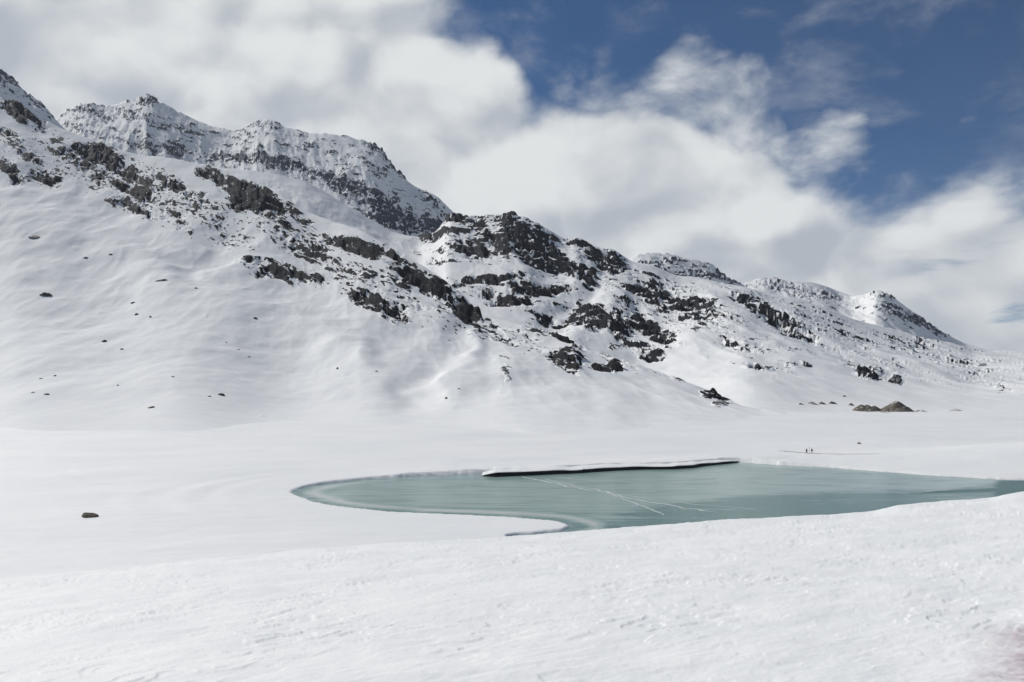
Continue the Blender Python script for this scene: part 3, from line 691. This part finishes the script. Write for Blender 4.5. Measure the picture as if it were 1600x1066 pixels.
# ------------------------------------------------------------------ stones
def rock_mesh(name, seed, sx, sy, sz, sub=3, rough=0.35):
    bm = bmesh.new(); bmesh.ops.create_icosphere(bm, subdivisions=sub, radius=1.0)
    co = np.array([v.co[:] for v in bm.verts])
    r = 1 + rough * fbm(co[:, 0] * 1.3 + seed, co[:, 1] * 1.3, co[:, 2] * 1.3, 4, 0.55) * 1.4
    co = co * r[:, None]
    rnd = np.random.default_rng(seed)
    for _ in range(7):                                    # knock flat facets off
        d = rnd.normal(size=3); d /= np.linalg.norm(d); lim = rnd.uniform(0.55, 0.85)
        h = co @ d; co = co - np.maximum(h - lim, 0)[:, None] * d[None] * 0.9
    for v, c in zip(bm.verts, co): v.co = (c[0] * sx, c[1] * sy, c[2] * sz)
    me = bpy.data.meshes.new(name); bm.to_mesh(me); bm.free(); return me
# (u, v, half width px, half height px, label)
BOULD = [
    (138, 803, 14, 7.5, 'brown boulder standing alone on the flat snow at the left', 'brown_boulder_stone', 'floor'),
    (234, 636, 8, 3.5, 'pale grey snow-dusted rock at the foot of the left slope', 'brown_boulder_stone', 'snow_mountain'),
    (698, 622, 3.2, 2.6, 'small round dark rock below the curling snow gully', 'boulder_stone', 'snow_mountain'),
    (398, 497, 4.5, 2.4, 'small dark rock alone in the middle of the smooth left slope', 'boulder_stone', 'snow_mountain'),
    (527, 575, 3.2, 2.2, 'small dark rock right of centre low on the smooth left slope', 'boulder_stone', 'snow_mountain'),
    (345, 616, 7, 3.2, 'low dark rock at the bottom of the left slope, largest of its row', 'boulder_stone', 'snow_mountain'),
    (326, 619, 3, 1.6, 'tiny rock just left of the low dark rock at the slope bottom', 'boulder_stone', 'snow_mountain'),
    (72, 615, 5.5, 2, 'flat dark rock near the left edge at the bottom of the slope', 'boulder_stone', 'snow_mountain'),
    (50, 613, 3.5, 1.5, 'small dark rock left of the flat rock near the left edge', 'boulder_stone', 'snow_mountain'),
    (85, 587, 3, 1.6, 'upper of two small dark rocks low on the far left slope', 'boulder_stone', 'snow_mountain'),
    (65, 591, 5, 1.6, 'lower of two small dark rocks low on the far left slope', 'boulder_stone', 'snow_mountain'),
    (271, 588, 3.5, 1.5, 'single small dark rock low on the left slope, between two rock rows', 'boulder_stone', 'snow_mountain'),
    (183, 602, 4, 1.5, 'thin dark rock low on the left slope above the pale grey rock', 'boulder_stone', 'snow_mountain'),
    (162, 532, 7, 4, 'dark jagged rock halfway up the left slope', 'boulder_stone', 'snow_mountain'),
    (190, 545, 4.5, 1.6, 'thin rock just below the jagged rock on the left slope', 'boulder_stone', 'snow_mountain'),
    (215, 490, 5, 3, 'left one of a pair of dark rocks on the left slope', 'boulder_stone', 'snow_mountain'),
    (234, 494, 3.6, 2.8, 'right one of a pair of dark rocks on the left slope', 'boulder_stone', 'snow_mountain'),
    (208, 472, 4.5, 2, 'small dark rock above the pair on the left slope', 'boulder_stone', 'snow_mountain'),
    (68, 459, 14, 4, 'wide low dark rock near the left edge halfway up', 'boulder_stone', 'snow_mountain'),
    (252, 437, 12, 4.5, 'dark rock on the shoulder where the left slope turns', 'boulder_stone', 'snow_mountain'),
    (306, 450, 3.4, 1.8, 'small rock just right of the shoulder rock', 'boulder_stone', 'snow_mountain'),
    (50, 368, 12, 6, 'dark brownish rock high on the slope at the left edge', 'boulder_stone', 'snow_mountain'),
    (133, 403, 6, 2, 'thin grey rock below the rocky shoulder at the left', 'boulder_stone', 'snow_mountain'),
    (172, 398, 4, 2, 'small grey rock right of the thin rock below the shoulder', 'boulder_stone', 'snow_mountain'),
    (353, 535, 3, 1.3, 'topmost of three tiny rocks in a slanting row on the slope', 'boulder_stone', 'snow_mountain'),
    (371, 546, 3, 1.3, 'middle of three tiny rocks in a slanting row on the slope', 'boulder_stone', 'snow_mountain'),
    (388, 557, 3, 1.3, 'lowest of three tiny rocks in a slanting row on the slope', 'boulder_stone', 'snow_mountain'),
    (588, 580, 3, 1.5, 'tiny rock at the right end of the smooth slope beside the gully', 'boulder_stone', 'snow_mountain'),
    (717, 607, 2.6, 1.6, 'tiny rock just above the small round dark rock', 'boulder_stone', 'snow_mountain'),
    (1318, 631, 3.0, 2.6, 'small dark rock left of the two gravel heaps', 'boulder_stone', 'floor'),
    (1319, 618.5, 4, 1.8, 'dark rock on the slope above the gravel heaps', 'boulder_stone', 'crag_mountain'),
    (1343, 693, 3.2, 2.2, 'small brown stone alone on the frozen lake beyond the skiers', 'brown_boulder_stone', 'floor'),
]
for i, (u, v, a, b, lab, mt, where) in enumerate(BOULD):
    if where == 'floor': X, Y = (float(c) for c in floor_at(u, v + b * 0.8)); z = fz(X, Y)
    else: X, Y, z = (float(c) for c in on_mountain(where, u, v + b * 0.6))
    px = Y / F
    me = rock_mesh('boulder', i + 3, a * px * 0.9, a * px * 0.7, b * px * 1.35, 3 if a < 10 else 4)
    o = obj('boulder', me, mt); o.location = (X, Y + a * px * 0.4, z - b * px * 0.22); o.rotation_euler = (0, 0, i * 1.3)
    if a / b > 1.8: o.rotation_euler.z = (i % 3 - 1) * 0.25
    tag(o, lab, 'rock', 'dark rocks poking out of the snow')

# gravel heaps
def heap(u, v, wpx, hpx, label, peaks, seed):
    X, Y, z0 = (float(c) for c in on_mountain('crag_mountain', u, v)); z0 = max(z0, fz(X, Y)); px = Y / F; w, h = wpx * px, hpx * px
    n = 60
    g = np.linspace(-1.25, 1.25, n); A, B = np.meshgrid(g, g)
    H = np.full(A.shape, -0.15)
    for (cx, hh, rad) in peaks:
        d = np.hypot(A - cx, B * 0.9); H = np.maximum(H, hh * (1.06 - np.sqrt((d / rad) ** 2 + 0.004)))
    H = H + 0.20 * fbm(A * 2.2 + seed, B * 2.2, A * 0, 5, 0.6) * (H > -0.1)
    H = np.maximum(H, -0.15)
    V = np.stack([A * w, B * w * 0.7, H * h], -1).reshape(-1, 3)
    o = obj('gravel_heap', mesh_from('gravel_heap', V, grid_faces(n, n)), 'gravel'); o.location = (X, Y + w * 0.5, z0)
    return tag(o, label, 'gravel heap', 'gravel heaps beyond the frozen lake')
heap(1406, 645, 27, 17, 'pointed brown gravel heap, the tallest beyond the frozen lake', [(0.0, 1.0, 0.95), (0.3, .55, .75)], 2)
heap(1361, 643, 27, 12, 'flat-topped brown gravel heap left of the pointed one', [(-0.3, .95, .6), (0.0, .9, .65), (0.35, .85, .6)], 5)
heap(1269, 632, 8, 4, 'leftmost small low heap in the row by the gravel', [(0, 1, 1)], 7)
heap(1285, 632, 6, 4, 'second small heap from the left in the row by the gravel', [(0, 1, 1)], 9)
heap(1303, 632, 7, 4.5, 'third small heap from the left in the row by the gravel', [(-.2, 1, .8), (.3, .7, .7)], 10)
heap(1330, 634, 6, 4, 'small dark heap touching the left foot of the flat-topped heap', [(.2, 1, .8)], 12)
heap(1440, 646, 11, 3, 'low snow-streaked heap at the right foot of the pointed one', [(0, 1, 1)], 13)
heap(1252, 632, 5, 2.5, 'faint low heap at the far left end of the gravel row', [(0, 1, 1)], 21)
heap(1385, 648, 9, 2.5, 'low rubble in front of the gap between the two large heaps', [(-.3, 1, .8), (.4, .8, .7)], 22)
heap(1495, 644, 10, 3, 'small low heap apart to the right of the gravel heaps', [(0, 1, 1)], 15)

# ------------------------------------------------------------------ ski track, two people and a marker post out on the lake
TRACK = fl([(1216, 704), (1240, 706.5), (1262, 709), (1290, 711), (1330, 713), (1376, 715.5)], 0.0)
tag(strip('ski_track', TRACK, 1.5, lambda a, b: fz(a, b) + 0.10, 'trodden_snow', None, 0.3), kind='structure')

def skin_body(name, joints, edges, sub=2):
    me = bpy.data.meshes.new(name); me.from_pydata([j[0] for j in joints], edges, [])
    o = bpy.data.objects.new(name, me); COL.objects.link(o)
    m = o.modifiers.new('skin', 'SKIN'); m.use_smooth_shade = True
    for sv, j in zip(me.skin_vertices[0].data, joints): sv.radius = j[1] if isinstance(j[1], tuple) else (j[1], j[1])
    me.skin_vertices[0].data[0].use_root = True
    o.modifiers.new('sub', 'SUBSURF').levels = sub
    dg = bpy.context.evaluated_depsgraph_get(); nm = bpy.data.meshes.new_from_object(o.evaluated_get(dg))
    bpy.data.objects.remove(o); nm.name = name; return nm
def person(u, v, label, turn, stride):
    X, Y = (float(c) for c in floor_at(u, v)); z = fz(X, Y) + 0.12
    J = [((0, 0, .95), (.17, .13)), ((0, 0, 1.18), (.17, .12)), ((0, .02, 1.40), (.20, .12)), ((0, .02, 1.50), .07), ((0, .03, 1.57), (.075, .085)), ((0, .035, 1.68), (.085, .10)), ((0, .03, 1.76), (.05, .06))]
    Ed = [(0, 1), (1, 2), (2, 3), (3, 4), (4, 5), (5, 6)]
    for s in (-1, 1):
        b = len(J); k = stride * s
        J += [((.11 * s, 0, .86), .125), ((.14 * s, .06 + k * .5, .48), .105), ((.15 * s, -.02 + k, .10), .085), ((.14 * s, .10 + k, .05), (.045, .04)), ((.14 * s, .19 + k, .045), .035)]
        Ed += [(0, b), (b, b + 1), (b + 1, b + 2), (b + 2, b + 3), (b + 3, b + 4)]
        b = len(J)
        J += [((.22 * s, .01, 1.40), .068), ((.31 * s, .0 - k * .4, 1.14), .055), ((.33 * s, .20 - k * .4, .98), .042), ((.33 * s, .28 - k * .4, .96), (.022, .045)), ((.33 * s, .34 - k * .4, .93), (.018, .04))]
        Ed += [(2, b), (b, b + 1), (b + 1, b + 2), (b + 2, b + 3), (b + 3, b + 4)]
    me = skin_body('person', J, Ed)
    me.materials.clear(); me.materials.append(MATS['dark_cloth']); me.materials.append(MATS['skin'])
    for p in me.polygons:
        c = p.center
        p.material_index = 1 if (c.z > 1.52 and c.y > 0.03 and c.z < 1.70) else 0
        p.use_smooth = True
    o = bpy.data.objects.new('person', me); COL.objects.link(o)
    o.location = (X, Y, z); o.rotation_euler = (0, 0, turn)
    tag(o, label, 'person', 'people on the frozen lake')
    bm = bmesh.new(); bmesh.ops.create_uvsphere(bm, u_segments=14, v_segments=8, radius=0.115)
    for vt in bm.verts: vt.co.z = max(vt.co.z, -0.02) * 0.95; vt.co.y *= 1.1
    hm = bpy.data.meshes.new('hat'); bm.to_mesh(hm); bm.free()
    h = obj('hat', hm, 'dark_cloth', o); h.location = (0, .03, 1.70)
    # long jacket skirt, so the figure flares as in the picture
    bm = bmesh.new(); bmesh.ops.create_cone(bm, segments=18, radius1=.42, radius2=.24, depth=.55)
    for vt in bm.verts: vt.co.y *= .75
    jm = bpy.data.meshes.new('jacket'); bm.to_mesh(jm); bm.free()
    j = obj('jacket', jm, 'dark_cloth', o); j.location = (0, .02, 1.0)
    for s in (-1, 1):
        n = 15; t = np.linspace(-.75, .95, n); up = np.maximum(t - .7, 0) ** 2 * 2.2
        V = [(.14 * s + d, y, -.03 + q + e) for e in (0, .025) for y, q in zip(t, up) for d in (-.045, .045)]
        Fq = []
        for i in range(n - 1):
            a0, b0 = 2 * i, 2 * n + 2 * i
            Fq += [(a0, a0 + 2, a0 + 3, a0 + 1), (b0, b0 + 1, b0 + 3, b0 + 2), (a0, b0, b0 + 2, a0 + 2), (a0 + 1, a0 + 3, b0 + 3, b0 + 1)]
        Fq += [(0, 1, 2 * n + 1, 2 * n), (2 * n - 2, 4 * n - 2, 4 * n - 1, 2 * n - 1)]
        obj('ski', mesh_from('ski', np.array(V), np.array(Fq), False), 'dark_cloth', o)
    return o
person(1260.6, 709, 'person in dark clothes on the ski track, left of the grey post', 1.9, .16)
person(1268.6, 709.3, 'person in dark clothes on the ski track, right of the grey post', -1.2, -.16)
def post():
    X, Y = (float(c) for c in floor_at(1264.6, 707)); bm = bmesh.new()
    prev = None
    prof = [(.07, 0), (.06, .3), (.055, 1.9), (.075, 1.92), (.075, 2.1), (.01, 2.14)]
    rings = [[bm.verts.new((r * math.cos(a), r * math.sin(a), h)) for a in np.linspace(0, 2 * math.pi, 11)[:-1]] for r, h in prof]
    for a, b in zip(rings, rings[1:]):
        for i in range(10): bm.faces.new((a[i], a[(i + 1) % 10], b[(i + 1) % 10], b[i]))
    bm.faces.new(rings[-1])
    me = bpy.data.meshes.new('marker_post'); bm.to_mesh(me); bm.free()
    o = obj('marker_post', me, 'grey_post'); o.location = (X, Y, fz(X, Y) - .1)
    tag(o, 'thin grey marker post standing between the two people', 'post')
post()

# ------------------------------------------------------------------ mountain air
bm = bmesh.new(); bmesh.ops.create_cube(bm, size=1.0)
me = bpy.data.meshes.new('haze'); bm.to_mesh(me); bm.free()
hz = bpy.data.objects.new('haze', me); COL.objects.link(hz)
zs = [max((o.matrix_world @ Vector(c)).z for c in o.bound_box) for o in COL.objects if o.type == 'MESH' and o is not hz]
top = max(zs) + 60
hz.scale = (13000, 8400, top + 60); hz.location = (0, 4000, (top - 60) / 2)
hm = bpy.data.materials.new('thin_haze'); hm.use_nodes = True; nt = hm.node_tree; nt.nodes.clear()
vo = nt.nodes.new('ShaderNodeVolumePrincipled'); vo.inputs['Color'].default_value = (0.80, 0.87, 1.0, 1); vo.inputs['Density'].default_value = 0.000019
vo.inputs['Anisotropy'].default_value = 0.2
mo = nt.nodes.new('ShaderNodeOutputMaterial'); nt.links.new(vo.outputs[0], mo.inputs['Volume'])
me.materials.append(hm); tag(hz, kind='stuff')
print('tris', sum(len(o.data.polygons) * 2 for o in COL.objects if o.type == 'MESH'), 'haze top', top, 'min z', min((o.matrix_world @ Vector(c)).z for o in COL.objects if o.type == 'MESH' for c in o.bound_box))
